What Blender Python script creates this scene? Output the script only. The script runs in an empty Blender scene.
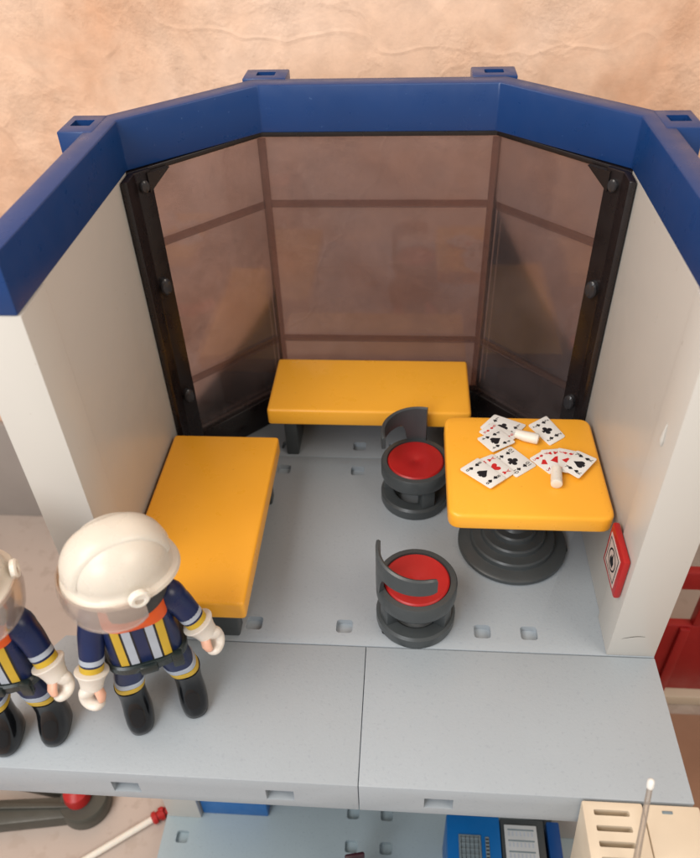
import bpy, bmesh, math, random
from mathutils import Vector, Matrix
random.seed(7)
S = 0.0136            # one moulded grid unit of the toy in metres
scn = bpy.context.scene
COL = scn.collection
PI = math.pi

# ------------------------------------------------------------------ materials
def lin(r, g, b):
    f = lambda c: ((c/255+0.055)/1.055)**2.4 if c > 10 else c/255/12.92
    return (f(r), f(g), f(b), 1)

def mat(name, col, rough=0.4, var=0.06, vscale=1.2, bump=0.0, bscale=20, fleck=None, fscale=9, fthr=.66, ior=1.46,
        sss=0, rvar=0.08, coat=0, stretch=None, spec=.5):
    m = bpy.data.materials.new(name); m.use_nodes = True
    n = m.node_tree.nodes; l = m.node_tree.links; p = n['Principled BSDF']
    tc = n.new('ShaderNodeTexCoord'); mp = n.new('ShaderNodeMapping'); mp.inputs['Scale'].default_value = (1/S,)*3 if not stretch else tuple(s/S for s in stretch)
    l.new(tc.outputs['Object'], mp.inputs[0])
    ns = n.new('ShaderNodeTexNoise'); ns.inputs['Scale'].default_value = vscale; ns.inputs['Detail'].default_value = 5
    l.new(mp.outputs[0], ns.inputs[0])
    mr = n.new('ShaderNodeMapRange'); mr.inputs[1].default_value = .3; mr.inputs[2].default_value = .7
    mr.inputs[3].default_value = 1-var; mr.inputs[4].default_value = 1+var
    l.new(ns.outputs[0], mr.inputs[0])
    mx = n.new('ShaderNodeMix'); mx.data_type = 'RGBA'; mx.blend_type = 'MULTIPLY'; mx.inputs[0].default_value = 1
    mx.inputs[6].default_value = col; l.new(mr.outputs[0], mx.inputs[7])
    out = mx.outputs[2]
    if fleck:
        n2 = n.new('ShaderNodeTexNoise'); n2.inputs['Scale'].default_value = fscale; n2.inputs['Detail'].default_value = 3
        l.new(mp.outputs[0], n2.inputs[0])
        r2 = n.new('ShaderNodeMapRange'); r2.inputs[1].default_value = fthr-.06; r2.inputs[2].default_value = fthr+.04
        l.new(n2.outputs[0], r2.inputs[0])
        m2 = n.new('ShaderNodeMix'); m2.data_type = 'RGBA'; m2.inputs[7].default_value = fleck
        l.new(r2.outputs[0], m2.inputs[0]); l.new(out, m2.inputs[6]); out = m2.outputs[2]
    l.new(out, p.inputs['Base Color'])
    r3 = n.new('ShaderNodeMapRange'); r3.inputs[1].default_value = .3; r3.inputs[2].default_value = .7
    r3.inputs[3].default_value = max(.03, rough-rvar); r3.inputs[4].default_value = rough+rvar
    n3 = n.new('ShaderNodeTexNoise'); n3.inputs['Scale'].default_value = 2.3; n3.inputs['Detail'].default_value = 6
    l.new(mp.outputs[0], n3.inputs[0]); l.new(n3.outputs[0], r3.inputs[0]); l.new(r3.outputs[0], p.inputs['Roughness'])
    p.inputs['IOR'].default_value = ior
    p.inputs['Specular IOR Level'].default_value = spec
    p.inputs['Coat Weight'].default_value = coat
    if sss:
        p.inputs['Subsurface Weight'].default_value = sss
        p.inputs['Subsurface Radius'].default_value = (1, .6, .4)
        p.inputs['Subsurface Scale'].default_value = .08*S*2
    if bump:
        nb = n.new('ShaderNodeTexNoise'); nb.inputs['Scale'].default_value = bscale; nb.inputs['Detail'].default_value = 4
        l.new(mp.outputs[0], nb.inputs[0])
        b = n.new('ShaderNodeBump'); b.inputs['Strength'].default_value = bump; b.inputs['Distance'].default_value = .02*S
        l.new(nb.outputs[0], b.inputs['Height']); l.new(b.outputs[0], p.inputs['Normal'])
    return m

def smoky(name, tint, rough=.12, refl=1.0, milky=0.0, milkcol=(.4, .3, .27, 1)):
    m = bpy.data.materials.new(name); m.use_nodes = True
    n = m.node_tree.nodes; l = m.node_tree.links; n.clear()
    o = n.new('ShaderNodeOutputMaterial')
    t = n.new('ShaderNodeBsdfTransparent'); t.inputs[0].default_value = tint
    g = n.new('ShaderNodeBsdfGlossy'); g.inputs['Roughness'].default_value = rough
    fr = n.new('ShaderNodeFresnel'); fr.inputs[0].default_value = 1.45
    mm = n.new('ShaderNodeMath'); mm.operation = 'MULTIPLY'; mm.inputs[1].default_value = refl; l.new(fr.outputs[0], mm.inputs[0])
    d = n.new('ShaderNodeBsdfDiffuse'); d.inputs[0].default_value = milkcol
    m1 = n.new('ShaderNodeMixShader')
    tc = n.new('ShaderNodeTexCoord'); ns = n.new('ShaderNodeTexNoise'); ns.inputs['Scale'].default_value = .55/S; ns.inputs['Detail'].default_value = 6
    l.new(tc.outputs['Object'], ns.inputs[0])
    mr = n.new('ShaderNodeMapRange'); mr.inputs[1].default_value = .3; mr.inputs[2].default_value = .7
    mr.inputs[3].default_value = milky*.6; mr.inputs[4].default_value = milky*1.4; l.new(ns.outputs[0], mr.inputs[0])
    l.new(mr.outputs[0], m1.inputs[0]); l.new(t.outputs[0], m1.inputs[1]); l.new(d.outputs[0], m1.inputs[2])
    m2 = n.new('ShaderNodeMixShader'); l.new(mm.outputs[0], m2.inputs[0]); l.new(m1.outputs[0], m2.inputs[1]); l.new(g.outputs[0], m2.inputs[2])
    l.new(m2.outputs[0], o.inputs[0])
    return m

M = dict(
    plate=mat('grey_plate_plastic', (.35, .395, .435, 1), .40, .018, .5, .18, 16, fleck=(.32, .362, .405, 1), fscale=14, fthr=.66),
    lowplate=mat('lower_plate_plastic', (.33, .41, .45, 1), .42, .02, .5, .15, 16, fleck=(.29, .36, .40, 1), fscale=16, fthr=.66),
    white=mat('white_wall_plastic', (.565, .55, .515, 1), .36, .008, .4, .03, 60, rvar=.03, fleck=(.44, .40, .35, 1), fscale=7, fthr=.775),
    blue=mat('blue_rim_plastic', (.007, .042, .165, 1), .33, .05, .6, .05, 45, fleck=(.05, .11, .26, 1), fscale=13, fthr=.76),
    yellow=mat('yellow_seat_plastic', (.94, .44, .035, 1), .33, .015, .8, .06, 40, fleck=(.70, .27, .02, 1), fscale=11, fthr=.77),
    dgrey=mat('dark_grey_plastic', (.052, .060, .064, 1), .36, .08, 1.2, .1, 22),
    red=mat('red_plastic', (.42, .014, .014, 1), .38, .05, 1.5, .1, 20),
    darkred=mat('dark_red_plastic', (.34, .012, .014, 1), .4, .06, 1),
    frame=mat('dark_window_frame_plastic', (.013, .009, .009, 1), .3, .15, 1),
    clip=mat('smoky_clip_plastic', (.032, .031, .034, 1), .16, .1, 3),
    cream=mat('cream_plastic', (.68, .59, .46, 1), .45, .04, 1, .06, 20),
    helmet=mat('ivory_helmet_plastic', (.66, .61, .53, 1), .3, .03, 1.5, .05, 18, sss=.1),
    glove=mat('ivory_glove_plastic', (.72, .67, .60, 1), .35, .03, 2, .05, 20, sss=.1),
    skin=mat('skin_plastic', (.74, .42, .30, 1), .4, .03, 2, sss=.1),
    navy=mat('navy_jacket_plastic', (.008, .018, .075, 1), .33, .12, 2, .1, 22),
    boot=mat('black_boot_plastic', (.006, .007, .009, 1), .12, .1, 2),
    belt=mat('dark_belt_plastic', (.014, .022, .022, 1), .3, .1, 2),
    hair=mat('dark_hair_plastic', (.025, .024, .022, 1), .45, .1, 3),
    orange=mat('orange_collar_plastic', (.72, .10, .012, 1), .4, .05, 2),
    silver=mat('silver_band_paint', (.40, .45, .52, 1), .35, .06, 3),
    gold=mat('yellow_band_paint', (.56, .37, .03, 1), .38, .06, 3),
    ink=mat('black_ink', (.012, .012, .016, 1), .4, .05, 3),
    redink=mat('red_ink', (.6, .02, .02, 1), .4, .05, 3),
    card=mat('white_card_plastic', (.80, .80, .77, 1), .35, .02, 2),
    wpeg=mat('translucent_peg_plastic', (.80, .76, .68, 1), .3, .03, 2, sss=.2),
    signwhite=mat('sign_white_print', (.62, .52, .48, 1), .35, .05, 2),
    bblue=mat('bright_blue_plastic', (.005, .13, .42, 1), .38, .06, 1),
    nblue=mat('deep_blue_plastic', (.004, .05, .20, 1), .4, .06, 1),
    grille=mat('grey_grille_print', (.17, .22, .25, 1), .5, .08, 3),
    paper=mat('printed_white_label', (.5, .53, .55, 1), .5, .04, 3),
    base=mat('baseboard_ceramic', (.33, .30, .28, 1), .4, .08, .3, .1, 6),
    chassis=mat('olive_grey_plastic', (.062, .062, .052, 1), .4, .12, 1, .1, 12),
    floorshade=mat('shaded_floor_brown', (.40, .24, .16, 1), .8, .12, .5, .3, 20),  # floor shade put into the colour as a darker brown
    maroon=mat('maroon_plastic', (.045, .012, .02, 1), .4, .1, 2),
    glass=smoky('smoky_window_plastic', (.70, .63, .635, 1), .05, 1.0, .22, (.23, .18, .18, 1)),
    bar=smoky('smoky_bar_plastic', (.80, .74, .73, 1), .5, .15, .10, (.17, .115, .105, 1)),
    visor=smoky('clear_visor_plastic', (.96, .94, .93, 1), .05, .6, .20, (.78, .66, .58, 1)),
    rod=smoky('frosted_rod_plastic', (.84, .80, .77, 1), .25, .8, .22, (.75, .68, .6, 1)),
)

def plaster():
    m = bpy.data.materials.new('peach_rough_plaster'); m.use_nodes = True
    n = m.node_tree.nodes; l = m.node_tree.links; p = n['Principled BSDF']
    tc = n.new('ShaderNodeTexCoord'); mp = n.new('ShaderNodeMapping'); mp.inputs['Scale'].default_value = (1/S,)*3
    l.new(tc.outputs['Object'], mp.inputs[0])
    def noise(sc, det=6, rough=.55, dist=0):
        q = n.new('ShaderNodeTexNoise'); q.inputs['Scale'].default_value = sc; q.inputs['Detail'].default_value = det
        q.inputs['Roughness'].default_value = rough; q.inputs['Distortion'].default_value = dist
        l.new(mp.outputs[0], q.inputs[0]); return q
    a = noise(.16, 5, .6, .6)
    cr = n.new('ShaderNodeValToRGB'); l.new(a.outputs[0], cr.inputs[0])
    e = cr.color_ramp.elements; e[0].position = .32; e[0].color = (.65, .375, .235, 1); e[1].position = .68; e[1].color = (.82, .60, .465, 1)
    x = e.new(.5); x.color = (.76, .52, .375, 1)
    b = noise(1.1, 8, .65, .3)
    mr = n.new('ShaderNodeMapRange'); mr.inputs[1].default_value = .35; mr.inputs[2].default_value = .65; mr.inputs[3].default_value = .9; mr.inputs[4].default_value = 1.1
    l.new(b.outputs[0], mr.inputs[0])
    mx = n.new('ShaderNodeMix'); mx.data_type = 'RGBA'; mx.blend_type = 'MULTIPLY'; mx.inputs[0].default_value = 1
    l.new(cr.outputs[0], mx.inputs[6]); l.new(mr.outputs[0], mx.inputs[7]); l.new(mx.outputs[2], p.inputs['Base Color'])
    p.inputs['Roughness'].default_value = .75
    # trowelled relief: smooth flats broken by rough granular islands and ridges
    c = noise(.42, 4, .55, .5); d = noise(4.5, 8, .75, .1)
    rr = n.new('ShaderNodeMapRange'); rr.inputs[1].default_value = .47; rr.inputs[2].default_value = .6
    l.new(c.outputs[0], rr.inputs[0])
    mu = n.new('ShaderNodeMath'); mu.operation = 'MULTIPLY'; l.new(rr.outputs[0], mu.inputs[0]); l.new(d.outputs[0], mu.inputs[1])
    v = n.new('ShaderNodeTexVoronoi'); v.feature = 'DISTANCE_TO_EDGE'; v.inputs['Scale'].default_value = .11
    wv = n.new('ShaderNodeVectorMath'); wv.operation = 'ADD'; nn = noise(.35, 2); sc = n.new('ShaderNodeVectorMath'); sc.operation = 'SCALE'; sc.inputs['Scale'].default_value = 3
    l.new(nn.outputs[1], sc.inputs[0]); l.new(mp.outputs[0], wv.inputs[0]); l.new(sc.outputs[0], wv.inputs[1]); l.new(wv.outputs[0], v.inputs['Vector'])
    vr = n.new('ShaderNodeMapRange'); vr.inputs[1].default_value = 0; vr.inputs[2].default_value = .012; vr.inputs[3].default_value = .22; vr.inputs[4].default_value = 0
    l.new(v.outputs['Distance'], vr.inputs[0])
    ad = n.new('ShaderNodeMath'); ad.operation = 'ADD'; l.new(mu.outputs[0], ad.inputs[0]); l.new(vr.outputs[0], ad.inputs[1])
    a2 = n.new('ShaderNodeMath'); a2.operation = 'MULTIPLY_ADD'; l.new(c.outputs[0], a2.inputs[0]); a2.inputs[1].default_value = .5; l.new(ad.outputs[0], a2.inputs[2])
    bp = n.new('ShaderNodeBump'); bp.inputs['Strength'].default_value = .5; bp.inputs['Distance'].default_value = .12*S
    fg = noise(9, 4, .7); a3 = n.new('ShaderNodeMath'); a3.operation = 'MULTIPLY_ADD'; l.new(fg.outputs[0], a3.inputs[0]); a3.inputs[1].default_value = .22; l.new(a2.outputs[0], a3.inputs[2]); l.new(a3.outputs[0], bp.inputs['Height']); l.new(bp.outputs[0], p.inputs['Normal'])
    return m
M['plaster'] = plaster()
M['tile'] = mat('beige_floor_tile', (.50, .42, .37, 1), .45, .08, .22, .15, 5, fleck=(.45, .37, .32, 1), fscale=2.5, fthr=.62)

# ------------------------------------------------------------------ geometry helpers
def new(): return bmesh.new()

def merge(bm, t, mi=0, mtx=None):
    if mtx is not None: t.transform(mtx)
    for f in t.faces: f.material_index = mi
    me = bpy.data.meshes.new('tmp'); t.to_mesh(me); t.free(); bm.from_mesh(me); bpy.data.meshes.remove(me)

def bevel(t, w, seg=2, ang=30):
    if w <= 0: return
    t.normal_update()
    es = [e for e in t.edges if len(e.link_faces) == 2 and e.calc_face_angle(0) > math.radians(ang)]
    bmesh.ops.bevel(t, geom=es, offset=w, segments=seg, profile=.5, affect='EDGES', clamp_overlap=True)

def prism(bm, pts, z0, z1, bev=0.0, mi=0, mtx=None, seg=2, corner=0):
    t = new()
    if corner:                                    # round the plan corners
        out = []; k = len(pts)
        for i in range(k):
            p = Vector(pts[i]); a = (Vector(pts[i-1])-p).normalized(); b = (Vector(pts[(i+1) % k])-p).normalized()
            A = p+a*corner; B = p+b*corner
            for j in range(6):
                s = j/5; out.append(tuple((1-s)**2*A+2*s*(1-s)*p+s*s*B))
        pts = out
    ar = sum(pts[i-1][0]*pts[i][1]-pts[i][0]*pts[i-1][1] for i in range(len(pts)))
    if ar < 0: pts = pts[::-1]
    lo = [t.verts.new((x, y, z0)) for x, y in pts]; hi = [t.verts.new((x, y, z1)) for x, y in pts]
    t.faces.new(lo[::-1]); t.faces.new(hi)
    for i in range(len(pts)): t.faces.new((lo[i-1], lo[i], hi[i], hi[i-1]))
    bevel(t, bev, seg, 25 if not corner else 50)
    merge(bm, t, mi, mtx)

def box(bm, x0, x1, y0, y1, z0, z1, bev=.03, mi=0, mtx=None, seg=2, corner=0):
    prism(bm, [(x0, y0), (x1, y0), (x1, y1), (x0, y1)], z0, z1, bev, mi, mtx, seg, corner)

def rings(bm, rs, mi=0, cap=True, closed=False, mtx=None):
    t = new(); R = [[t.verts.new(p) for p in r] for r in rs]; n = len(rs[0])
    for a, b in zip(R, R[1:]):
        for i in range(n): t.faces.new((a[i-1], a[i], b[i], b[i-1]))
    if closed:
        a, b = R[-1], R[0]
        for i in range(n): t.faces.new((a[i-1], a[i], b[i], b[i-1]))
    elif cap: t.faces.new(R[0][::-1]); t.faces.new(R[-1])
    bmesh.ops.recalc_face_normals(t, faces=t.faces)
    merge(bm, t, mi, mtx)

def lathe(bm, prof, n=48, mi=0, mtx=None):
    t = new(); R = []
    for r, z in prof:
        R.append([t.verts.new((max(r, 1e-4)*math.cos(2*PI*i/n), max(r, 1e-4)*math.sin(2*PI*i/n), z)) for i in range(n)])
    for a, b in zip(R, R[1:]):
        for i in range(n): t.faces.new((a[i-1], a[i], b[i], b[i-1]))
    t.faces.new(R[0][::-1]); t.faces.new(R[-1])
    bmesh.ops.remove_doubles(t, verts=t.verts, dist=5e-4)
    bmesh.ops.recalc_face_normals(t, faces=t.faces)
    merge(bm, t, mi, mtx)

def sup(cx, cy, z, rx, ry, e=2.0, n=32):
    out = []
    for i in range(n):
        a = 2*PI*i/n; c, s = math.cos(a), math.sin(a)
        out.append((cx+rx*math.copysign(abs(c)**(2/e), c), cy+ry*math.copysign(abs(s)**(2/e), s), z))
    return out

def loft(bm, secs, mi=0, n=32, mtx=None):          # secs: (cx, cy, z, rx, ry, e)
    rings(bm, [sup(*s, n=n) for s in secs], mi, mtx=mtx)

def tube(bm, pts, rad, n=18, mi=0, cap=True, flat=1.0, up=(0, 0, 1), rounded=False):
    pts = [Vector(p) for p in pts]
    if not isinstance(rad, (list, tuple)): rad = [rad]*len(pts)
    rad = list(rad)
    if rounded:
        d0 = (pts[0]-pts[1]).normalized(); d1 = (pts[-1]-pts[-2]).normalized(); r0, r1 = rad[0], rad[-1]
        hs = [(math.sin(a), math.cos(a)) for a in (PI/2*.97, PI/3, PI/6)]
        P0 = [pts[0]+d0*r0*s for s, c in hs]; P1 = [pts[-1]+d1*r1*s for s, c in reversed(hs)]
        rad = [r0*c for s, c in hs]+rad+[r1*c for s, c in reversed(hs)]; pts = P0+pts+P1
    rs = []
    for i, p in enumerate(pts):
        d = (pts[min(i+1, len(pts)-1)]-pts[max(i-1, 0)]).normalized()
        u = Vector(up); s = d.cross(u)
        if s.length < .05: s = d.cross(Vector((0, 1, 0)))
        s.normalize(); u = s.cross(d).normalized()
        rs.append([tuple(p+rad[i]*(math.cos(2*PI*k/n)*s+flat*math.sin(2*PI*k/n)*u)) for k in range(n)])
    rings(bm, rs, mi, cap)

def finish(me, ang=38):
    b = new(); b.from_mesh(me); b.normal_update()
    for f in b.faces: f.smooth = True
    for e in b.edges:
        if len(e.link_faces) == 2: e.smooth = e.calc_face_angle(0) < math.radians(ang)
    b.to_mesh(me); b.free()

def obj(name, bm, ms, parent=None, loc=(0, 0, 0), rotz=0, label=None, cut=None, ang=38):
    me = bpy.data.meshes.new(name); bm.to_mesh(me); bm.free()
    if not isinstance(ms, (list, tuple)): ms = [ms]
    for m in ms: me.materials.append(m)
    o = bpy.data.objects.new(name, me); COL.objects.link(o)
    if cut is not None:
        cm = bpy.data.meshes.new('cutter'); cut.to_mesh(cm); cut.free()
        for m in ms: cm.materials.append(m)
        co = bpy.data.objects.new('cutter', cm); COL.objects.link(co)
        md = o.modifiers.new('b', 'BOOLEAN'); md.operation = 'DIFFERENCE'; md.object = co; md.solver = 'EXACT'
        bpy.context.view_layer.update()
        dg = bpy.context.evaluated_depsgraph_get()
        nm = bpy.data.meshes.new_from_object(o.evaluated_get(dg)); nm.name = name
        o.modifiers.clear(); o.data = nm; bpy.data.objects.remove(co)
        me = nm
    finish(me, ang)
    o.location = loc; o.rotation_euler = (0, 0, rotz)
    if parent: o.parent = parent
    if label: o['label'] = label
    return o

def tag(o, label, cat, group=None):
    o['label'] = label; o['category'] = cat
    if group: o['group'] = group
    return o

def thing(name, label, cat, loc=(0, 0, 0), rotz=0, group=None):
    o = bpy.data.objects.new(name, None); o.empty_display_size = .005; COL.objects.link(o)
    o.location = loc; o.rotation_euler = (0, 0, rotz)
    return tag(o, label, cat, group)

def dup(root, loc, rotz, label):
    def cp(o, par):
        c = o.copy(); COL.objects.link(c)
        if par: c.parent = par
        for ch in [k for k in bpy.data.objects if k.parent == o]: cp(ch, c)
        return c
    r = cp(root, None); r.location = loc; r.rotation_euler = (0, 0, rotz); r['label'] = label
    return r

def offset(pts, d):                                # offset an open polyline to its left
    out = []
    for i, p in enumerate(pts):
        p = Vector(p); ns = []
        for a, b in ((i-1, i), (i, i+1)):
            if a < 0 or b >= len(pts): continue
            e = (Vector(pts[b])-Vector(pts[a])).normalized(); ns.append(Vector((-e.y, e.x)))
        m = sum(ns, Vector((0, 0)))
        m = m/len(ns); m = m/(m.length**2)
        out.append(tuple(p+m*d))
    return out

def strip(bm, pts, d0, d1, z0, z1, bev=.02, mi=0):
    prism(bm, offset(pts, d0)+offset(pts, d1)[::-1], z0, z1, bev, mi)

H, HR, ZL = 8.17, 9.2, -9.2
GROUND = -9.8

# ------------------------------------------------------------------ the room around the toy
b = new(); box(b, -70, 60, -40, 13.2, GROUND-1, GROUND, 0)
o = obj('floor', b, M['tile']); o['kind'] = 'structure'
b = new(); box(b, -70, 60, 12.75, 14, GROUND+.002, 70, 0)
o = obj('wall', b, M['plaster']); o['kind'] = 'structure'
b = new(); box(b, -70, 60, 12.45, 12.748, GROUND+.002, GROUND+5.2, .08)
o = obj('baseboard', b, M['base']); o['kind'] = 'structure'

# ------------------------------------------------------------------ toy building
BLD = thing('toy_building', 'two-storey toy fire station room with white walls, blue top rim and smoky bay window', 'toy building', (0, 0, ZL))
def bobj(name, bm, ms, parent=None, label=None, cut=None, ang=38):
    bmesh.ops.translate(bm, verts=bm.verts, vec=(0, 0, -ZL))
    if cut is not None: bmesh.ops.translate(cut, verts=cut.verts, vec=(0, 0, -ZL))
    return obj(name, bm, ms, parent or BLD, label=label, cut=cut, ang=ang)

def holes(spots, z, w=.36, h=.34, dep=.16, c=None):
    c = c or new()
    for x, y in spots: box(c, x-w/2, x+w/2, y-h/2, y+h/2, z-dep, z+.2, 0, corner=.09)
    return c

g = .012
BAY = [(-5.05, 5.62), (-2.6, 7.85), (2.6, 7.85), (5.05, 5.62)]
b = new(); prism(b, [(-6.04, g), (6.04, g), (6.04, 5.99), (-6.04, 5.99)], -.95, 0, .015)
bobj('floor_plate', b, M['plate'], cut=holes([(x, y) for y in (.49, 5.47) for x in (-3.5, -2.5, -.5, .5, 2.5, 3.5)]+[(x, 2.98) for x in (-4.5, 4.5)], 0), label='grey main floor plate of the upper room')
b = new(); prism(b, [(-6.0, 6.01), (6.0, 6.01), (3.0, 9.0), (-3.0, 9.0)], -.95, -.002, .015)
bobj('floor_plate', b, M['plate'], cut=holes([(x, 6.47) for x in (-3.5, -2.5, -.5, .5, 2.5, 3.5)], 0), label='grey floor plate inside the window bay')
for pts, fh, lb in (([(-6.62, -g), (-7.0, -.62), (-7.6, -1.1), (-7.6, -2.99), (-g/2, -2.99), (-g/2, -g)], [-4.5, -1.5], 'left half of the grey front ledge plate'),
                ([(g/2, -g), (6.04, -g), (6.04, -2.99), (g/2, -2.99)], [1.5, 4.5], 'right half of the grey front ledge plate')):
    b = new(); prism(b, pts, -1.0, 0, .018)
    c = new()
    for x in fh: box(c, x-.27, x+.27, -3.1, -2.45, -.74, -.36, 0)
    bobj('ledge_plate', b, M['plate'], cut=c, label=lb)

# side walls: thick front post, thinner panel behind
def side_wall(s, z0, z1, lb):
    b = new()
    pts = [(5.05, .02), (6.04, .02), (6.04, .95), (5.55, 1.05), (5.55, 5.72), (5.10, 5.68), (5.10, 1.03), (5.05, .98)]
    prism(b, [(s*x, y) for x, y in pts], z0, z1, .022)
    return bobj('side_wall', b, M['white'], label=lb)
wl = side_wall(-1, .004, H, 'white left wall of the upper room')
wr = side_wall(1, .004, H, 'white right wall of the upper room')
side_wall(-1, ZL+.004, -.96, 'white left wall of the lower storey'); side_wall(1, ZL+.004, -.96, 'white right wall of the lower storey')
b = new(); loft(b, [(5.045, .53, 5.42, .015, .03, 2), (5.03, .53, 5.5, .04, .07, 2), (5.03, .53, 5.6, .04, .07, 2), (5.045, .53, 5.9, .015, .02, 2)], n=16)
bobj('wall_catch', b, M['white'], wr)
b = new(); tube(b, [(5.25+.45*k/8, .0165, .60+.10*math.sin(k/8*2.0)) for k in range(9)], [.001+.006*math.sin((k+.3)/9*PI) for k in range(9)], 6)
bobj('scuff_mark', b, M['chassis'], wr)
# lower plate
b = new(); prism(b, [(-6.1, -6.0), (6.1, -6.0), (6.1, 6.0), (3, 9), (-3, 9), (-6.1, 6.0)], ZL-.6, ZL, .02)
bobj('floor_plate', b, M['lowplate'], label='pale blue grey floor plate of the lower storey',
     cut=holes([(x, y) for x in (-.55, .45, -5.5, 2.5) for y in (.4, -.53, -3.5)], ZL))
b = new(); strip(b, [(x, y) for x, y in BAY], .0, .3, ZL+.004, -.96)
bobj('rear_wall', b, M['white'], label='white rear wall of the lower storey')

# blue top rim
RIM = [(-5.05, .0)]+BAY+[(5.05, .0)]
b = new(); strip(b, RIM, .035, .5, H+.004, HR, .035)
c = new()
rim = bobj('top_rim', b, M['blue'])
for cx, cy, w, d in ((-5.70, 5.45, .70, .98), (5.70, 5.45, .70, .98), (-2.55, 8.7, .98, .72), (2.55, 8.7, .98, .72), (-5.80, .55, .5, 1), (5.80, .55, .5, 1)):
    b = new(); box(b, cx-w/2, cx+w/2, cy-d/2, cy+d/2, H+.02, HR+.012, .03)
    c = new(); hw, hd = (.2, .17) if abs(cx) > 3 else (.21, .14)
    oy = .02 if abs(cx) > 3 else 0
    box(c, cx-hw, cx+hw, cy-hd+oy, cy+hd+oy, HR-.45, HR+.4, 0, corner=.03)
    bobj('corner_socket', b, M['blue'], rim, cut=c)

# smoky bay window
WIN = [(-5.14, 5.62), (-2.70, 8.04), (2.70, 8.04), (5.14, 5.62)]
b = new(); strip(b, WIN, .0, .10, .9, 8.12, .0)
win = bobj('bay_window', b, M['glass'])
I = offset(WIN, -.012)
def along(p, q, t): return (p[0]+(q[0]-p[0])*t, p[1]+(q[1]-p[1])*t)
for s in (-1, 1):                                  # corner mullions
    i0 = 1 if s < 0 else 2
    A, B_, C_ = (I[0], I[1], I[2]) if s < 0 else (I[1], I[2], I[3])
    def near(p, q, d):
        L = math.dist(p, q); return along(p, q, d/L)
    b = new(); strip(b, [near(B_, A, .11), B_, near(B_, C_, .11)], 0, -.09, .96, 8.02, .012)
    bobj('mullion', b, M['bar'], win)
def seg_bar(p, q, z, w, m0, m1, th=.09):
    L = math.dist(p, q); a = along(p, q, m0/L); c_ = along(p, q, 1-m1/L)
    b = new(); strip(b, [a, c_], -.004, -th+.004, z-w/2, z+w/2, .012)
    bobj('glazing_bar', b, M['bar'], win)
for z, w in ((6.45, .17), (2.6, .17)):
    seg_bar(I[0], I[1], z, w, .5, .112); seg_bar(I[1], I[2], z, w, .112, .112); seg_bar(I[2], I[3], z, w, .112, .5)
b = new()
strip(b, WIN, -.16, .16, .006, .93, .03)           # sill
strip(b, WIN, -.10, .12, 8.06, H-.004, .01)        # head
for s in (-1, 1):
    prism(b, [(s*x, y) for x, y in [(5.075, 5.06), (4.93, 5.08), (4.93, 5.56), (4.66, 5.84), (4.80, 6.0), (5.2, 5.72), (5.075, 5.66)]], .02, H-.01, .03)
    prism(b, [(s*4.95, 5.09), (s*5.0, 5.09), (s*5.0, 5.2), (s*4.95, 5.2)], .02, H-.02, .0)
    # chamfered upper corner of the pane
    P = Vector((s*4.80, 5.83, 0)); D = (Vector((s*2.6, 7.85, 0))-P).normalized(); Nn = Vector((-D.y, D.x, 0)) if s < 0 else Vector((D.y, -D.x, 0))
    t = new(); vs = []
    for k in (0, .12):
        for p in ((P+Vector((0, 0, 7.68))), (P+Vector((0, 0, 8.1))), (P+D*.52+Vector((0, 0, 8.1)))): vs.append(t.verts.new(p-Nn*(k+.02)*1))
    t.faces.new(vs[:3]); t.faces.new(vs[5:2:-1])
    for i in range(3): t.faces.new((vs[i], vs[(i+1) % 3], vs[3+(i+1) % 3], vs[3+i]))
    bmesh.ops.recalc_face_normals(t, faces=t.faces); merge(b, t)
bobj('window_frame', b, M['frame'], win)
for s in (-1, 1):
    for z in (7.85, 5.5, 2.35):
        nrm = Vector((-s*.68, -.73, 0)).normalized()
        mt = Matrix.Translation((s*4.80, 5.66, z)) @ nrm.to_track_quat('Z', 'Y').to_matrix().to_4x4() @ Matrix.Diagonal(((.55, .7, .6, 1) if z > 7 else (.72, 1.1, .9, 1)))
        b = new(); lathe(b, [(0, -.1), (.19, -.1), (.19, .09), (.15, .13), (0, .14)], 24, mtx=mt)
        bobj('frame_clip', b, M['clip'], win)

# ------------------------------------------------------------------ warning sign on the right wall
t = thing('warning_sign', 'small square red framed sign with white face on the right wall by the table', 'sign', (5.05, .73, 1.66))
b = new(); box(b, -.15, -.004, -.53, .53, 0, 1.1, .05); obj('sign_frame', b, M['red'], t)
b = new(); box(b, -.162, -.152, -.39, .39, .15, .95, 0, 0)
def flat(bm, pts, x, mi):                          # outline in the (y, z) plane of the sign
    vs = [bm.verts.new((x, y, z)) for y, z in pts]
    f = bm.faces.new(vs); f.material_index = mi
def ringyz(bm, x, o_, i_, mi):
    n = len(o_)
    A = [bm.verts.new((x, *p)) for p in o_]; B = [bm.verts.new((x, *p)) for p in i_]
    for k in range(n):
        f = bm.faces.new((A[k-1], A[k], B[k], B[k-1])); f.material_index = mi
sq = lambda r: [(-r, .55-r), (r, .55-r), (r, .55+r), (-r, .55+r)]
ringyz(b, -.1645, sq(.345), sq(.315), 1)
ci = lambda r: [(r*math.cos(2*PI*k/28), .55+r*math.sin(2*PI*k/28)) for k in range(28)]
ringyz(b, -.1645, ci(.25), ci(.21), 1)
flat(b, [(-.09, .40), (.09, .40), (.13, .50), (.08, .62), (.04, .57), (.0, .74), (-.06, .6), (-.12, .56)], -.1655, 1)
obj('sign_face', b, [M['signwhite'], M['ink']], t)

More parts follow.
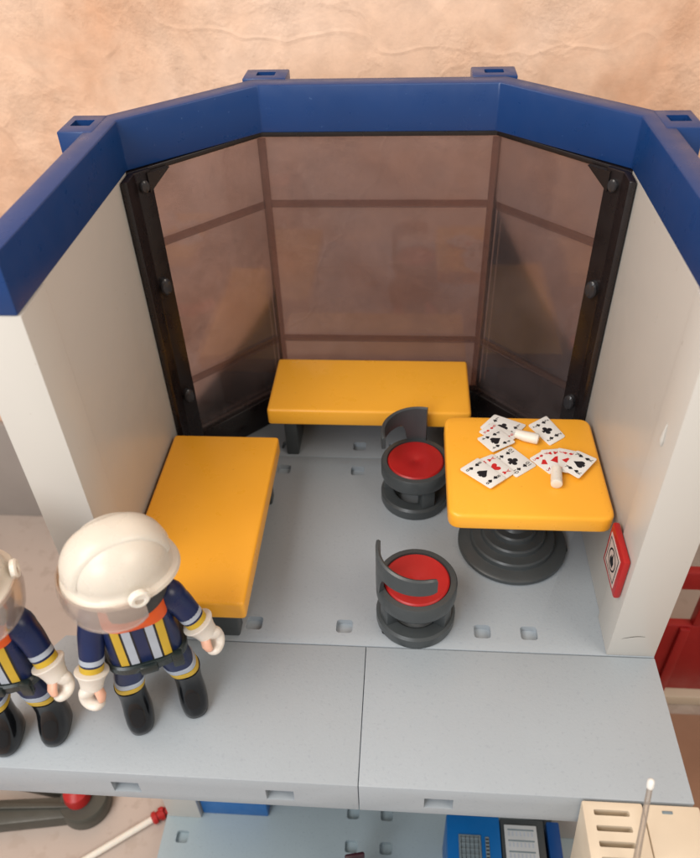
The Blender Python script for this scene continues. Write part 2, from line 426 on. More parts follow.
# ------------------------------------------------------------------ benches
def bench(name, label, x0, x1, y0, y1, zt, legs, group='yellow benches'):
    cx, cy = (x0+x1)/2, (y0+y1)/2
    t = thing(name, label, 'bench', (cx, cy, 0), 0, group)
    w, d = (x1-x0)/2, (y1-y0)/2
    b = new(); box(b, -w, w, -d, d, zt-.5, zt, .07, seg=3, corner=.10)
    c = new(); box(c, -w+.12, w-.12, -d+.12, d-.12, zt-.8, zt-.14, 0)
    obj('seat', b, M['yellow'], t, cut=c)
    for lx0, lx1, ly0, ly1 in legs:
        b = new(); box(b, lx0-cx, lx1-cx, ly0-cy, ly1-cy, .004, zt-.16, .05); obj('leg', b, M['dgrey'], t)
    return t
bench('bench', 'yellow bench along the left white wall, behind the helmeted figure', -5.03, -2.38, -.36, 4.74, 1.8,
      [(-4.7, -2.75, .12, .5), (-4.7, -2.62, 4.1, 4.45)])
bench('bench', 'yellow bench standing crosswise in front of the smoky window', -2.82, 2.42, 5.64, 7.96, 1.92,
      [(-2.5, -2.15, 6.05, 7.3), (1.85, 2.2, 6.05, 7.3)])

# ------------------------------------------------------------------ table
t = thing('table', 'square yellow table on dark grey stepped round foot', 'table', (3.36, 3.02, 0))
b = new(); box(b, -1.70, 1.66, -1.66, 1.56, 2.28, 2.7, .08, seg=3, corner=.28); obj('tabletop', b, M['yellow'], t)
b = new(); lathe(b, [(0, .004), (1.24, .004), (1.28, .05), (1.28, .14), (1.22, .18), (1.02, .21), (1.0, .22), (.985, .33), (.95, .37), (.78, .39), (.76, .40), (.745, .51), (.71, .55), (.56, .57), (.54, .58), (.525, .69), (.49, .73), (.34, .75), (.30, .80), (.27, .86), (.24, 1.1), (.24, 2.2), (.5, 2.24), (.5, 2.3), (0, 2.3)], 64)
obj('pedestal_base', b, M['dgrey'], t, ang=28)

# ------------------------------------------------------------------ stools
def arc(r, z, a0, a1, n, cx=0, cy=0):
    return [(cx+r*math.cos(math.radians(a0+(a1-a0)*i/n)), cy+r*math.sin(math.radians(a0+(a1-a0)*i/n)), z) for i in range(n+1)]
def stool(loc, rz, label, group='red swivel stools', frame='dgrey', cush='red', feet=(60, 172, 296)):
    t = thing('swivel_stool', label, 'stool', loc, rz, group)
    b = new()                                      # open ring foot
    N = 56; prof = [(.50, .03), (.84, .004), (.86, .06), (.86, .27), (.81, .33), (.56, .33), (.50, .28)]
    rings(b, [[(r*math.cos(2*PI*k/N), r*math.sin(2*PI*k/N), z) for r, z in prof] for k in range(N)], closed=True)
    for a in feet:
        m = Matrix.Rotation(math.radians(a)-rz, 4, 'Z'); box(b, .50, .78, -.17, .17, .25, .92, .03, mtx=m)
    obj('foot_ring', b, M[frame], t)
    b = new(); lathe(b, [(0, .80), (.72, .80), (.84, .88), (.86, .94), (.86, 1.24), (.83, 1.29), (.72, 1.30), (.70, 1.22), (0, 1.20)], 56)
    obj('seat_shell', b, M[frame], t)
    b = new(); lathe(b, [(0, 1.205), (.695, 1.205), (.695, 1.27), (.66, 1.305), (.4, 1.29), (.09, 1.275), (.07, 1.262), (0, 1.262)], 56)
    obj('seat_cushion', b, M[cush], t)
    # back: upright blade at one end and a curved arm rail sweeping round the rim (angle 0 = blade)
    b = new(); rs = []
    n = 26
    for i in range(n+1):
        s = i/n; a = math.radians(-17+s*127)
        top = 2.34-.10*s; 
        if s < .27: bot = 1.22
        else: bot = 1.22+(1.82-1.22)*min(1, ((s-.27)/.085))**.55
        bot = min(bot, top-.16)
        if s > .95: top -= .04*((s-.95)/.05); bot += .04*((s-.95)/.05)
        ri, ro = .775, .865
        rs.append([(r*math.cos(a), r*math.sin(a), z) for r, z in ((ro, bot), (ro, (bot+top)/2), (ro, top-.03), ((ri+ro)/2, top), (ri, top-.03), (ri, (bot+top)/2), (ri, bot))])
    rings(b, rs); obj('backrest', b, M[frame], t, ang=50)
    return t
st = stool((1.03, 4.55, 0), math.radians(88), 'red seated grey stool behind the table\'s left edge, nearer the window')
st2 = dup(st, (1.05, .83, 0), math.radians(187), 'red seated grey stool alone near the ledge, its arm rail towards us')
for ch in bpy.data.objects:                        # the foot ring stays turned its own way
    if ch.parent == st2 and ch.name.startswith('foot_ring'): ch.rotation_euler.z = math.radians(-63)

# ------------------------------------------------------------------ playing cards on the table
def text_mesh(s, size):
    cu = bpy.data.curves.new('t', 'FONT'); cu.body = s; cu.size = size; cu.align_x = 'CENTER'; cu.align_y = 'CENTER'; cu.resolution_u = 3
    o = bpy.data.objects.new('t', cu); COL.objects.link(o); bpy.context.view_layer.update()
    me = bpy.data.meshes.new_from_object(o.evaluated_get(bpy.context.evaluated_depsgraph_get())); bpy.data.objects.remove(o); return me
def suit_pts(k):
    c = lambda x, y, r: [(x+r*math.cos(2*PI*i/14), y+r*math.sin(2*PI*i/14)) for i in range(14)]
    if k == 'd': return [[(0, -.5), (.36, 0), (0, .5), (-.36, 0)]]
    if k == 'c': return [c(0, .24, .22), c(-.26, -.1, .22), c(.26, -.1, .22), [(-.16, -.5), (.16, -.5), (.04, .2), (-.04, .2)]]
    h = [(0, -.48), (.2, -.2), (.42, .08), (.44, .28), (.32, .42), (.16, .42), (0, .24), (-.16, .42), (-.32, .42), (-.44, .28), (-.42, .08), (-.2, -.2)]
    if k == 'h': return [h]
    return [[(x, -y) for x, y in h][::-1], [(-.15, -.52), (.15, -.52), (.03, .0), (-.03, .0)]]
def card(parent, q, z, suit, idx, ox, oy):
    q = [Vector((x-ox, y-oy)) for x, y in q]
    def at(u, v):                                  # u, v in 0..1 inside the quad
        return (q[0]*(1-u)*(1-v)+q[1]*u*(1-v)+q[2]*u*v+q[3]*(1-u)*v)
    b = new(); prism(b, [tuple(p) for p in q], z, z+.022, .004, corner=.05)
    mi = 2 if suit in 'hd' else 1
    zz = [z+.024]
    def put(pts, cu, cv, sz, rot):
        zz[0] += .0003
        ex = (at(cu+.01, cv)-at(cu, cv)).normalized(); ey = Vector((-ex.y, ex.x)); c0 = at(cu, cv)
        if rot: ex, ey = -ex, -ey
        vs = []
        for x, y in pts:
            p = c0+ex*x*sz+ey*y*sz; vs.append(b.verts.new((p.x, p.y, zz[0])))
        try: f = b.faces.new(vs); f.material_index = mi
        except ValueError: pass
    for pts in suit_pts(suit): put(pts, .5, .5, .26, False)
    tm = text_mesh(idx, .14)
    for cu, cv, rot in ((.17, .17, 0), (.83, .17, 0), (.17, .83, 1), (.83, .83, 1)):
        zz[0] += .0005
        for pg in tm.polygons:
            put([tuple(tm.vertices[i].co[:2]) for i in pg.vertices], cu, cv, 1.0, rot); zz[0] -= .0003
        for pts in suit_pts(suit): put(pts, .5+(cu-.5)*.96, .5+(cv-.5)*.42, .10, rot)
    bpy.data.meshes.remove(tm)
    b.normal_update()
    for f in b.faces:
        if f.material_index and f.normal.z < 0: f.normal_flip()
    obj('card', b, [M['card'], M['ink'], M['redink']], parent)
def fan(label, ox, oy, cards, peg=None):
    t = thing('card_fan', label, 'playing cards', (ox, oy, 2.704), 0, 'playing cards on the yellow table')
    for i, (q, s, n_) in enumerate(cards): card(t, q, .004+.03*i, s, n_, ox, oy)
    if peg:
        (x0, y0), (x1, y1) = peg
        b = new(); z = .13; tube(b, [(x0-ox, y0-oy, z+.03), ((x0+x1)/2-ox, (y0+y1)/2-oy, z), (x1-ox, y1-oy, z)], [.10, .12, .125], 20)
        tube(b, [(x1-ox, y1-oy, z), (x1-ox+(x1-x0)*.12, y1-oy+(y1-y0)*.12, z), (x1-ox+(x1-x0)*.16, y1-oy+(y1-y0)*.16, z)], [.125, .12, .085], 20)
        obj('handle', b, M['wpeg'], t)
fan('fan of three white cards with white handle, rear left of the table', 2.9, 3.9,
    [([(2.46, 4.13), (3.15, 3.71), (3.54, 4.26), (2.84, 4.63)], 'c', '7'),
     ([(2.42, 3.95), (2.95, 3.45), (3.32, 3.85), (2.74, 4.28)], 'd', '6'),
     ([(2.36, 3.68), (2.68, 3.23), (3.22, 3.58), (2.9, 4.02)], 's', '4')], ((3.22, 3.80), (3.66, 3.66)))
fan('single white club card lying at the rear middle of the table', 4.0, 4.1,
    [([(3.57, 4.25), (3.98, 3.56), (4.37, 3.88), (4.04, 4.61)], 'c', '2')])
fan('row of three overlapping white cards, heart in the middle, without a handle', 2.8, 2.8,
    [([(2.60, 3.12), (3.14, 2.50), (3.61, 2.89), (3.11, 3.51)], 'c', '10'),
     ([(2.22, 2.92), (2.73, 2.26), (3.12, 2.62), (2.68, 3.20)], 'h', 'A'),
     ([(1.93, 2.65), (2.55, 2.08), (2.90, 2.40), (2.35, 3.03)], 's', '8')])
fan('fan of four white cards with its white handle towards us', 4.1, 2.9,
    [([(3.47, 3.11), (3.86, 2.62), (4.12, 2.9), (3.80, 3.38)], 'd', '5'),
     ([(3.74, 3.36), (3.92, 2.62), (4.28, 2.76), (4.2, 3.43)], 'h', '9'),
     ([(4.13, 3.42), (4.02, 2.66), (4.40, 2.60), (4.56, 3.30)], 'd', '3'),
     ([(4.42, 2.42), (4.91, 3.04), (4.52, 3.32), (4.10, 2.72)], 's', 'K')], ((3.98, 2.68), (3.93, 2.26)))

# ------------------------------------------------------------------ firefighter figures
TOR = [(0, 0, 1.92, .64, .40, 3.4), (0, 0, 2.1, .67, .43, 3.4), (0, 0, 2.5, .65, .43, 3.4), (0, 0, 3.0, .61, .42, 3.2), (0, 0, 3.40, .57, .40, 3), (0, 0, 3.62, .46, .34, 2.4), (0, 0, 3.72, .32, .28, 2)]
def tor_r(z):
    for a, c in zip(TOR, TOR[1:]):
        if a[2] <= z <= c[2]:
            s = (z-a[2])/(c[2]-a[2]); return [a[i]+(c[i]-a[i])*s for i in (3, 4, 5)]
def surf(x, z, off):
    rx, ry, e = tor_r(z); v = 1-abs(x/rx)**e
    return -(ry*max(v, .02)**(1/e))-off
def vband(bm, x0, x1, z0, z1, off, mi=0):
    n, m = 4, 12; V = [[bm.verts.new((x0+(x1-x0)*i/n, surf(x0+(x1-x0)*i/n, z0+(z1-z0)*j/m, off), z0+(z1-z0)*j/m)) for i in range(n+1)] for j in range(m+1)]
    for j in range(m):
        for i in range(n):
            f = bm.faces.new((V[j][i], V[j][i+1], V[j+1][i+1], V[j+1][i])); f.material_index = mi
def lerp(a, b, t): return tuple(a[i]+(b[i]-a[i])*t for i in range(3))

def figure(loc, rz, label, head_turn, armL, armR, legL, legR):
    t = thing('toy_firefighter', label, 'toy figure', loc, rz, 'toy firefighters on the ledge')
    b = new(); loft(b, TOR, n=44)
    loft(b, [(0, 0, 1.62, .30, .30, 2.4), (0, 0, 1.8, .56, .38, 2.6), (0, 0, 1.95, .64, .41, 2.8)], n=44)
    torso = obj('torso', b, M['navy'], t)
    b = new()
    for s in (-1, 1):
        for x0, x1, mi in ((.13, .275, 1), (.315, .455, 2)):
            vband(b, min(s*x0, s*x1), max(s*x0, s*x1), 2.16, 3.46, .012, mi)
        vband(b, min(s*.10, s*.485), max(s*.10, s*.485), 2.15, 3.47, .006, 0)
    obj('chest_stripes', b, [M['ink'], M['silver'], M['gold']], torso)
    b = new(); loft(b, [(0, 0, 3.08, .50, .42, 2.9), (0, 0, 3.13, .59, .465, 2.9), (0, 0, 3.26, .60, .475, 2.7), (0, 0, 3.44, .58, .455, 2.5), (0, 0, 3.62, .50, .43, 2.3), (0, 0, 3.80, .40, .38, 2), (0, 0, 3.84, .34, .33, 2)], n=44)
    obj('collar', b, M['orange'], torso)
    b = new(); loft(b, [(0, 0, 1.90, .70, .46, 2.8), (0, 0, 1.94, .745, .495, 2.8), (0, 0, 2.10, .755, .505, 2.8), (0, 0, 2.14, .71, .47, 2.8)], n=44)
    box(b, -.16, .16, -.56, -.45, 1.92, 2.13, .03); box(b, .42, .62, -.50, -.36, 1.80, 2.16, .03)
    obj('belt', b, M['belt'], torso)
    # legs and boots
    for (fx, fy), s in ((legL, 1), (legR, -1)):
        hip = (s*.33, 0, 1.98); ank = (fx, fy, 1.02)
        b = new(); secs = []
        for k in range(7):
            u = k/6; p = lerp(hip, ank, u); secs.append((p[0], p[1], p[2], .305-.035*u, .34-.07*u, 3.0-.6*u))
        loft(b, secs[::-1], n=30); leg = obj('leg', b, M['navy'], t)
        b = new()
        for z0, z1, mi in ((1.26, 1.39, 0), (1.11, 1.235, 1)):
            ss = []
            for z, e in ((z0, 0), (z0+.01, .018), (z1-.01, .018), (z1, 0)):
                u = (hip[2]-z)/(hip[2]-ank[2]); p = lerp(hip, ank, u)
                ss.append((p[0], p[1], z, .305-.035*u+e, .34-.07*u+e, 3.0-.6*u))
            loft(b, ss, mi, n=30)
        obj('leg_bands', b, [M['silver'], M['gold']], leg)
        b = new()
        loft(b, [(fx, fy-.10, .004, .24, .40, 2.5), (fx, fy-.10, .05, .27, .44, 2.5), (fx, fy-.10, .20, .28, .45, 2.4), (fx, fy-.08, .36, .275, .42, 2.3),
                 (fx, fy-.04, .52, .265, .35, 2.2), (fx, fy, .72, .26, .29, 2.2), (fx, fy, .95, .272, .285, 2.2), (fx, fy, 1.08, .29, .30, 2.2), (fx, fy, 1.10, .25, .25, 2.2)], n=34)
        obj('boot', b, M['boot'], t)
    # arms: shoulder, elbow, wrist
    for (el, wr_, hd), s in ((armL, 1), (armR, -1)):
        sh = (s*.64, .02, 3.28)
        path = [sh, lerp(sh, el, .5), el, lerp(el, wr_, .5), wr_]
        P = [Vector(p) for p in path]
        sm = []
        for i in range(13):
            u = i/12*4; k = min(int(u), 3); f_ = u-k
            a = P[max(k-1, 0)]; b_ = P[k]; c = P[k+1]; d = P[min(k+2, 4)]
            sm.append(.5*((2*b_)+(c-a)*f_+(2*a-5*b_+4*c-d)*f_*f_+(3*b_-a-3*c+d)*f_**3))
        rad = [.27 if i < 3 else .275-.006*i for i in range(13)]
        b = new(); tube(b, sm, rad, 22, rounded=True); arm = obj('arm', b, M['navy'], t)
        dv = (sm[-1]-sm[-3]).normalized(); w = sm[-1]
        b = new()
        tube(b, [w-dv*.30, w-dv*.29, w-dv*.19, w-dv*.18], [.205, .222, .222, .205], 22, mi=0)
        tube(b, [w-dv*.15, w-dv*.14, w-dv*.03, w-dv*.02], [.20, .215, .215, .20], 22, mi=1)
        obj('cuff_bands', b, [M['silver'], M['gold']], arm)
        # glove: flared cuff, palm and C-shaped grip with a thumb
        h = Vector(hd).normalized()                # direction the palm opens
        side = dv.cross(h).normalized(); h = side.cross(dv).normalized()
        b = new()
        tube(b, [w-dv*.03, w+dv*.0, w+dv*.02, w+dv*.12, w+dv*.24, w+dv*.34], [.20, .30, .305, .25, .215, .20], 24)
        c0 = w+dv*.50+h*.10
        cp = []
        for k in range(13):                        # C from back of the hand round to the finger tip
            a = math.radians(-150+k*20); cp.append(c0-h*math.cos(a-PI*.5)*0+(-h*math.cos(math.radians(-60+k*14))+dv*math.sin(math.radians(-60+k*14)))*.175)
        tube(b, cp, [.13, .14, .145, .14, .13, .125, .12, .115, .11, .105, .10, .095, .09], 16, flat=1.7, up=tuple(side), rounded=True)
        glv = obj('glove', b, M['glove'], t)
        b = new(); th = [w+dv*.28+h*.04, w+dv*.36+h*.14, w+dv*.46+h*.21, w+dv*.54+h*.22]
        tube(b, th, [.06, .07, .07, .055], 14, flat=1.5, up=tuple(side), rounded=True)
        obj('thumb', b, M['skin'], glv)
    # head
    c_, s_ = math.cos(head_turn), math.sin(head_turn)
    RT = Matrix.Rotation(head_turn, 4, 'Z')
    b = new(); lathe(b, [(0, 3.66), (.46, 3.68), (.60, 3.76), (.65, 3.95), (.65, 4.2), (.61, 4.45), (.53, 4.70), (.35, 4.86), (0, 4.92)], 40)
    head = obj('head', b, M['skin'], t, rotz=head_turn)
    b = new()
    for s in (-1, 1):
        m = Matrix.Translation((s*.20, -.615, 4.26)) @ Matrix.Rotation(PI/2, 4, 'X') @ Matrix.Rotation(-s*.33, 4, 'Y')
        lathe(b, [(0, -.03), (.065, -.03), (.065, .02), (0, .03)], 16, mtx=m)
    tube(b, [(.655*math.sin(a), -.655*math.cos(a)-.0, 3.98-.05*math.cos(a*3.2)) for a in [-.42+.07*i for i in range(13)]], .016, 8)
    obj('face_print', b, M['ink'], head)
    b = new()                                       # hair: a shell open at the face
    rs = []
    for z, r in ((3.58, .56), (3.64, .68), (3.8, .73), (4.2, .73), (4.5, .66), (4.7, .52)):
        o_, i_ = [], []
        for k in range(27):
            a = math.radians(-90+52+k*(360-104)/26)
            o_.append((r*math.cos(a), r*math.sin(a), z)); i_.append(((r-.1)*math.cos(a), (r-.1)*math.sin(a), z))
        rs.append(o_+i_[::-1])
    rings(b, rs); obj('hair', b, M['hair'], head)
    b = new(); N = 160              # helmet shell with brim and a raised comb band
    rs = []
    prof = [(.60, 4.34), (.84, 4.28), (.95, 4.25), (.985, 4.28), (.96, 4.335), (.875, 4.385), (.84, 4.44)]
    prof += [(.84*math.cos(q*PI/2/14)**.86+.004, 4.44+.74*math.sin(q*PI/2/14)) for q in range(1, 15)]
    for j, (r, z) in enumerate(prof):
        ring = []
        for k in range(N):
            a = 2*PI*k/N; x = r*math.sin(a)*.93; y = -r*math.cos(a)*1.0+.02*(r/.9)
            zz = z-(.14*max(0, math.cos(a-PI))**2 if j < 6 else 0)*1.0
            zz += .03*max(0, math.cos(a))**2 if j < 5 else 0
            if False:
                wdt = abs(x); u = max(0, min(1, (.33-wdt)/.03))*min(1, (j-7)/2); u = u*u*(3-2*u)
                sc = .065*u; nx, ny, nz = x, y, (z-4.5)*1.1; L = math.sqrt(nx*nx+ny*ny+nz*nz)+1e-6
                x += nx/L*sc; y += ny/L*sc; zz += nz/L*sc
            ring.append((x, y, zz))
        rs.append(ring)
    rings(b, rs)
    rs = []                                        # raised comb band from brow to nape
    for q in range(33):
        ph = .10+(PI-.20)*q/32
        y0, z0 = -.84*math.copysign(abs(math.cos(ph))**.86, math.cos(ph)), .74*math.sin(ph)
        out = []
        for x, k_ in [(-.36, .99), (-.34, 1.035), (-.31, 1.075), (-.2, 1.085), (0, 1.09), (.2, 1.085), (.31, 1.075), (.34, 1.035), (.36, .99), (0, .97)]:
            f_ = math.sqrt(1-(x/.79)**2) if abs(x) > .01 or k_ > 1 else 1
            out.append((x, y0*f_*k_, 4.44+z0*f_*k_))
        rs.append(out)
    rings(b, rs)
    helmet = obj('helmet', b, M['helmet'], t, rotz=head_turn, ang=32)
    b = new()                                       # visor: curved clear sheet round the face
    rs = []
    for k in range(31):
        a = math.radians(-98+k*196/30); e = abs(a)/math.radians(98)
        low = 3.74+.16*e**10; hi = 4.40+.0*e
        r0, r1 = .93, .94
        col_ = []
        for r, z in ((r1, hi), (r1+.035, (hi*2+low)/3), (r1+.03, (hi+2*low)/3), (r1-.01, low), (r1-.035, low), (r1+.0, (hi+2*low)/3), (r1+.005, (hi*2+low)/3), (r1-.03, hi)):
            col_.append((r*math.sin(a)*.99, -r*math.cos(a)*1.07, z))
        rs.append(col_)
    rings(b, rs); visor = obj('visor', b, M['visor'], helmet, ang=60)
    for s in (-1, 1):
        m = Matrix.Translation((s*.90, .08, 4.38)) @ Matrix.Rotation(s*PI/2, 4, 'Y')
        b = new(); lathe(b, [(0, -.04), (.17, -.04), (.175, .03), (.14, .06), (.09, .055), (.08, .03), (0, .03)], 24, mtx=m)
        obj('visor_hinge', b, M['wpeg'], helmet)
    return t
figure((-3.98, -1.52, 0), math.radians(22), 'toy firefighter in ivory helmet and clear visor, standing whole on the ledge', math.radians(-78),
       ((.80, -.02, 2.95), (1.0, -.14, 2.48), (-.4, -.7, .0)), ((-.80, -.10, 2.85), (-.96, -.34, 2.22), (.55, -.6, -.2)), (.56, -.02), (-.52, -.02))
figure((-6.48, -2.10, 0), math.radians(8), 'toy firefighter cut off by the left edge, one arm and boots showing', math.radians(12),
       ((.80, -.08, 2.95), (.98, -.26, 2.46), (-.3, -.7, 0)), ((-.80, -.05, 2.9), (-1.0, -.2, 2.4), (.4, -.6, 0)), (.46, -.0), (-.44, -.12))

# ------------------------------------------------------------------ things on the lower storey and the room floor
b = new(); box(b, -5.02, -3.05, .16, 2.6, ZL+.004, ZL+3.2, .04)
tag(obj('storage_box', b, M['bblue']), 'bright blue box on the lower floor under the ledge, beside the lower left wall', 'box')
b = new()
t = thing('control_console', 'blue console with grey grille panel below the right ledge', 'console', (2.8, -1.9, ZL))
box(b, -.74, .66, -1.6, 1.5, .004, 2.2, .05); obj('console_body', b, M['bblue'], t)
b = new(); box(b, -.44, .14, -1.2, .98, 2.204, 2.24, .01)
for i in range(16): box(b, -.41, .11, .90-.135*i-.05, .90-.135*i, 2.242, 2.262, .0)
for i in range(5): box(b, -.38+.11*i, -.37+.11*i, -1.15, .93, 2.264, 2.27, 0, 1)
obj('grille', b, [M['grille'], M['ink']], t)
b = new(); box(b, .25, .35, -1.0, .95, 2.204, 2.23, .005)
for i in range(22): box(b, .26, .34, .90-.09*i-.03, .90-.09*i, 2.231, 2.236, .0, 1)
obj('button_strip', b, [M['grille'], M['ink']], t)
t = thing('labelled_case', 'grey case with a white printed top between the blue console and the deep blue box', 'case', (4.03, -1.9, ZL))
b = new(); box(b, -.55, .58, -1.6, 1.48, .004, 2.15, .03); obj('case_body', b, M['dgrey'], t)
b = new(); box(b, -.46, .38, -1.4, 1.30, 2.155, 2.20, .01)
for j in range(9):
    y = 1.18-.27*j; box(b, -.38, .30, y-.025, y+.015, 2.203, 2.206, 0, 1)
    for i in range(7): box(b, -.37+.10*i, -.33+.10*i, y-.16, y-.05, 2.203, 2.206, 0, 2)
obj('printed_label', b, [M['paper'], M['grille'], M['silver']], t)
b = new(); box(b, 4.70, 5.04, -3.3, -.42, ZL+.004, ZL+2.1, .04)
tag(obj('storage_box', b, M['nblue']), 'narrow deep blue box between the printed case and the cream cabinet', 'box')

# cream cabinet with vents standing right in front of the ledge
t = thing('vented_cabinet', 'cream cabinet with three vent slots in its top, at the lower right corner', 'cabinet', (5.0, -4.4, GROUND))
def hexa(bm, lo, hi, z0, z1, mi=0, bev=.04):
    t_ = new(); A = [t_.verts.new((x, y, z0)) for x, y in lo]; B = [t_.verts.new((x, y, z1)) for x, y in hi]
    t_.faces.new(A[::-1]); t_.faces.new(B)
    for i in range(4): t_.faces.new((A[i-1], A[i], B[i], B[i-1]))
    bmesh.ops.recalc_face_normals(t_, faces=t_.faces); bevel(t_, bev); merge(bm, t_, mi)
z1 = -GROUND+.02
b = new(); hexa(b, [(-.25, -1.4), (1.0, -1.4), (1.0, 1.30), (-.25, 1.30)], [(-.97, -1.8), (.10, -1.8), (.10, 1.37), (-.97, 1.37)], .004, z1)
c = new()
for y in (1.17, .90, .64, .38, .12, -.14): box(c, -.78, -.16, y-.055, y+.045, z1-.3, z1+.2, 0, corner=.03)
obj('vented_half', b, M['cream'], t, cut=c)
b = new(); hexa(b, [(1.02, -1.4), (1.9, -1.4), (1.9, 1.30), (1.02, 1.30)], [(.115, -1.8), (1.10, -1.8), (1.10, 1.365), (.115, 1.365)], .004, z1-.01)
box(b, .42, .60, 1.20, 1.25, z1-.02, z1+.01, .01, 1)
obj('plain_half', b, [M['cream'], M['grille']], t)
ROD_TIP = (4.79, -3.45, 1.7)
t = thing('antenna_rod', 'thin frosted rod with a white tip rising from the cream cabinet', 'rod', (4.70, -4.22, .03))
base = Vector((0, 0, 0)); tip = Vector(ROD_TIP)-Vector((4.70, -4.22, .03))
b = new(); tube(b, [base, base.lerp(tip, .5), base.lerp(tip, .96)], [.06, .05, .045], 16); obj('rod', b, M['rod'], t)
b = new(); tube(b, [base.lerp(tip, .955), tip], [.06, .06], 16, rounded=True); obj('rod_tip', b, M['card'], t)

# maroon chair whose back just reaches into view at the bottom edge
t = thing('lower_chair', 'dark maroon chair back poking up at the bottom edge on the lower floor', 'chair', (-.25, -1.75, ZL))
b = new(); box(b, -.30, .22, .14, .26, .9, 2.2, .05, corner=.0, mtx=Matrix.Rotation(math.radians(12), 4, 'Z')); obj('backrest', b, M['maroon'], t)
b = new(); box(b, -.55, .45, -.8, .16, .75, .9, .05); obj('seat', b, M['maroon'], t)
for sx in (-.45, .35):
    for sy in (-.7, .05):
        b = new(); tube(b, [(sx, sy, .004), (sx, sy, .78)], .06, 12); obj('leg', b, M['dgrey'], t)

# dark grey plastic part with a red hub, on the room floor at the left
t = thing('ladder_arm', 'olive grey plastic arm with round end and red hub on the floor', 'toy part', (-10.2, .0, GROUND))
def pl2(pts): return [(x+10.2, y) for x, y in pts]
b = new()
prism(b, pl2([(-14, -.95), (-9.0, -.15), (-8.9, .50), (-14, .0)]), .004, .55, .06)
prism(b, pl2([(-14, -.25), (-8.95, .10), (-8.95, .22), (-14, .0)]), .56, .66, .02)
prism(b, pl2([(-14, 1.15), (-9.6, .55), (-9.0, 1.1), (-14, 2.0)]), .004, .5, .06)
obj('arm_body', b, M['chassis'], t)
b = new(); lathe(b, [(0, .004), (.72, .004), (.76, .06), (.76, .5), (.7, .58), (.4, .6), (0, .6)], 40, mtx=Matrix.Translation((1.38, .45, 0))); obj('round_end', b, M['chassis'], t)
b = new(); lathe(b, [(0, .6), (.38, .6), (.40, .75), (.36, 1.0), (.22, 1.12), (0, 1.15)], 32, mtx=Matrix.Translation((1.25, .42, 0))); obj('hub', b, M['red'], t)

# white pole with a red nozzle lying on the floor
t = thing('toy_pole', 'thin white pole with a red ribbed end lying on the beige floor', 'toy pole', (-7.4, -.4, GROUND))
a = Vector((-8.9, -1.55, .14))-Vector((-7.4, -.4, 0)); e = Vector((-6.62, .10, .16))-Vector((-7.4, -.4, 0))
b = new(); tube(b, [a, e], [.10, .10], 16); obj('rod', b, M['wpeg'], t)
dv = (e-a).normalized()
b = new(); tube(b, [e-dv*.05, e, e+dv*.10, e+dv*.11, e+dv*.2, e+dv*.21, e+dv*.33, e+dv*.34, e+dv*.46], [.12, .19, .19, .14, .14, .2, .2, .13, .13], 18)
box(b, -.06, .06, -.06, .06, 0, .2, .02, mtx=Matrix.Translation(e+dv*.27+Vector((.02, .05, .05))))
obj('nozzle', b, M['red'], t)

# red open-sided cabin behind the right wall
t = thing('red_cabin', 'dark red toy cabin with open window on a white base, outside the right wall', 'toy vehicle', (11, 6.2, GROUND))
Z0 = -GROUND
b = new(); box(b, -3.3, 3.0, -1.45, 1.6, .004, .5, .06); obj('base', b, M['cream'], t)
b = new(); box(b, -3.0, 3.0, -1.15, -.85, .51, Z0-5.81, .05); 
box(b, -1.72, -1.42, -1.28, -1.16, .52, Z0-5.85, .03)
obj('body', b, M['darkred'], t)
b = new(); box(b, -3.0, 3.0, -1.15, -.85, Z0-4.07, Z0-3.33, .04); obj('top_bar', b, M['darkred'], t)
for x in (-2.9, -1.35, 2.7):
    b = new(); box(b, x, x+.3, -1.14, -.86, Z0-5.80, Z0-4.08, .03); obj('post', b, M['darkred'], t)
b = new(); prism(b, [(6.3, -12), (16, -12), (16, 4.4), (6.3, 4.4)], GROUND+.004, GROUND+.06, .02)  # added sheet, its brown stands in for shade on the floor
tag(obj('floor_shade_sheet', b, M['floorshade']), 'flat brown sheet painted as shaded floor to the right of the toy building', 'shaded floor')

# ------------------------------------------------------------------ real-world scale
done = set()
for o in bpy.data.objects:
    o.location = o.location*S
    if o.type == 'MESH' and o.data.name not in done:
        done.add(o.data.name); o.data.transform(Matrix.Scale(S, 4))

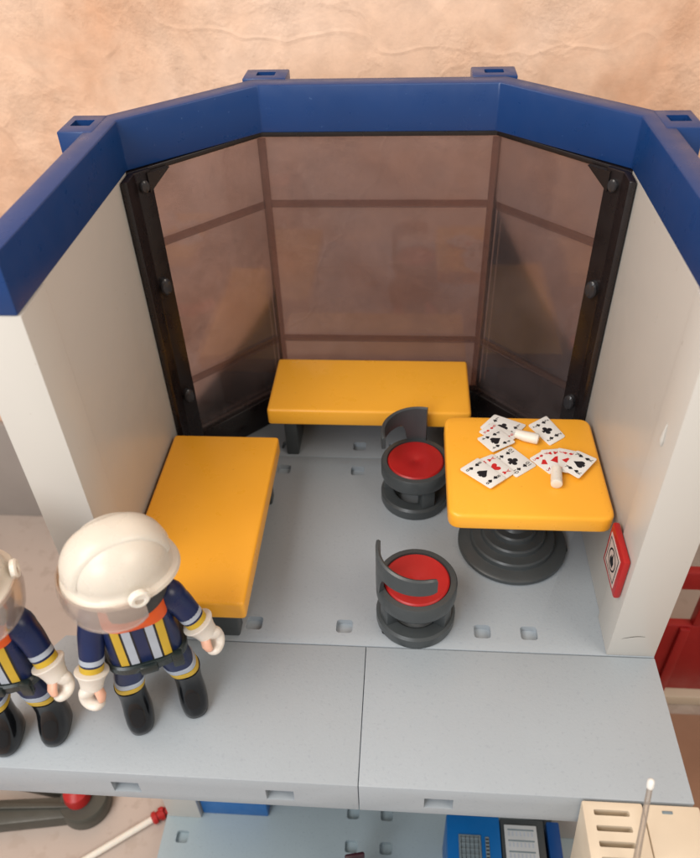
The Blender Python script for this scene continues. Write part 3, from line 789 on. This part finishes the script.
# ------------------------------------------------------------------ camera
cd = bpy.data.cameras.new('camera'); cam = bpy.data.objects.new('camera', cd); COL.objects.link(cam)
Cc = Vector((.6891, -9.3909, 14.0454))*S
R_ = Vector((.9974, .0658, -.0295)).normalized(); F_ = Vector((-.0693, .7616, -.6443)).normalized()
R_ = (R_-F_*R_.dot(F_)).normalized(); U_ = R_.cross(F_)
cam.matrix_world = Matrix(((R_.x, U_.x, -F_.x, Cc.x), (R_.y, U_.y, -F_.y, Cc.y), (R_.z, U_.z, -F_.z, Cc.z), (0, 0, 0, 1)))
cd.sensor_fit = 'VERTICAL'; cd.sensor_height = 24; cd.lens = 757.05/858*24
cd.clip_start = .005; cd.clip_end = 20
cd.dof.use_dof = True; cd.dof.focus_distance = 15.8*S; cd.dof.aperture_fstop = 13
scn.camera = cam

# ------------------------------------------------------------------ lamps
def area(name, loc, target, size, e, col):
    ld = bpy.data.lights.new(name, 'AREA'); ld.shape = 'DISK'; ld.size = size*S; ld.energy = e*S*S*100; ld.color = col
    o = bpy.data.objects.new(name, ld); COL.objects.link(o); o.location = Vector(loc)*S
    o.rotation_euler = (Vector(target)-Vector(loc)).to_track_quat('-Z', 'Y').to_euler(); return o
area('ceiling_lamp', (-19, -13, 33), (0, 2, 0), 22, 92, (1, .92, .83))
area('bounce_fill', (24, -14, 30), (-3, 3, 2), 22, 52, (1, .90, .78))  # added warm fill in place of room bounce, lifts the left inner wall
area('front_fill', (-16, -34, 24), (0, 3, 2), 20, 80, (.93, .96, 1.0))  # broad cool fill from the front left, behind the camera
w = bpy.data.worlds.new('World'); scn.world = w; w.use_nodes = True
w.node_tree.nodes['Background'].inputs[0].default_value = (1, .89, .80, 1)
w.node_tree.nodes['Background'].inputs[1].default_value = .54
scn.view_settings.view_transform = 'Standard'; scn.view_settings.look = 'None'
scn.view_settings.exposure = 0; scn.view_settings.gamma = 1
scn.render.engine = 'CYCLES'
scn.cycles.transparent_max_bounces = 24; scn.cycles.max_bounces = 10
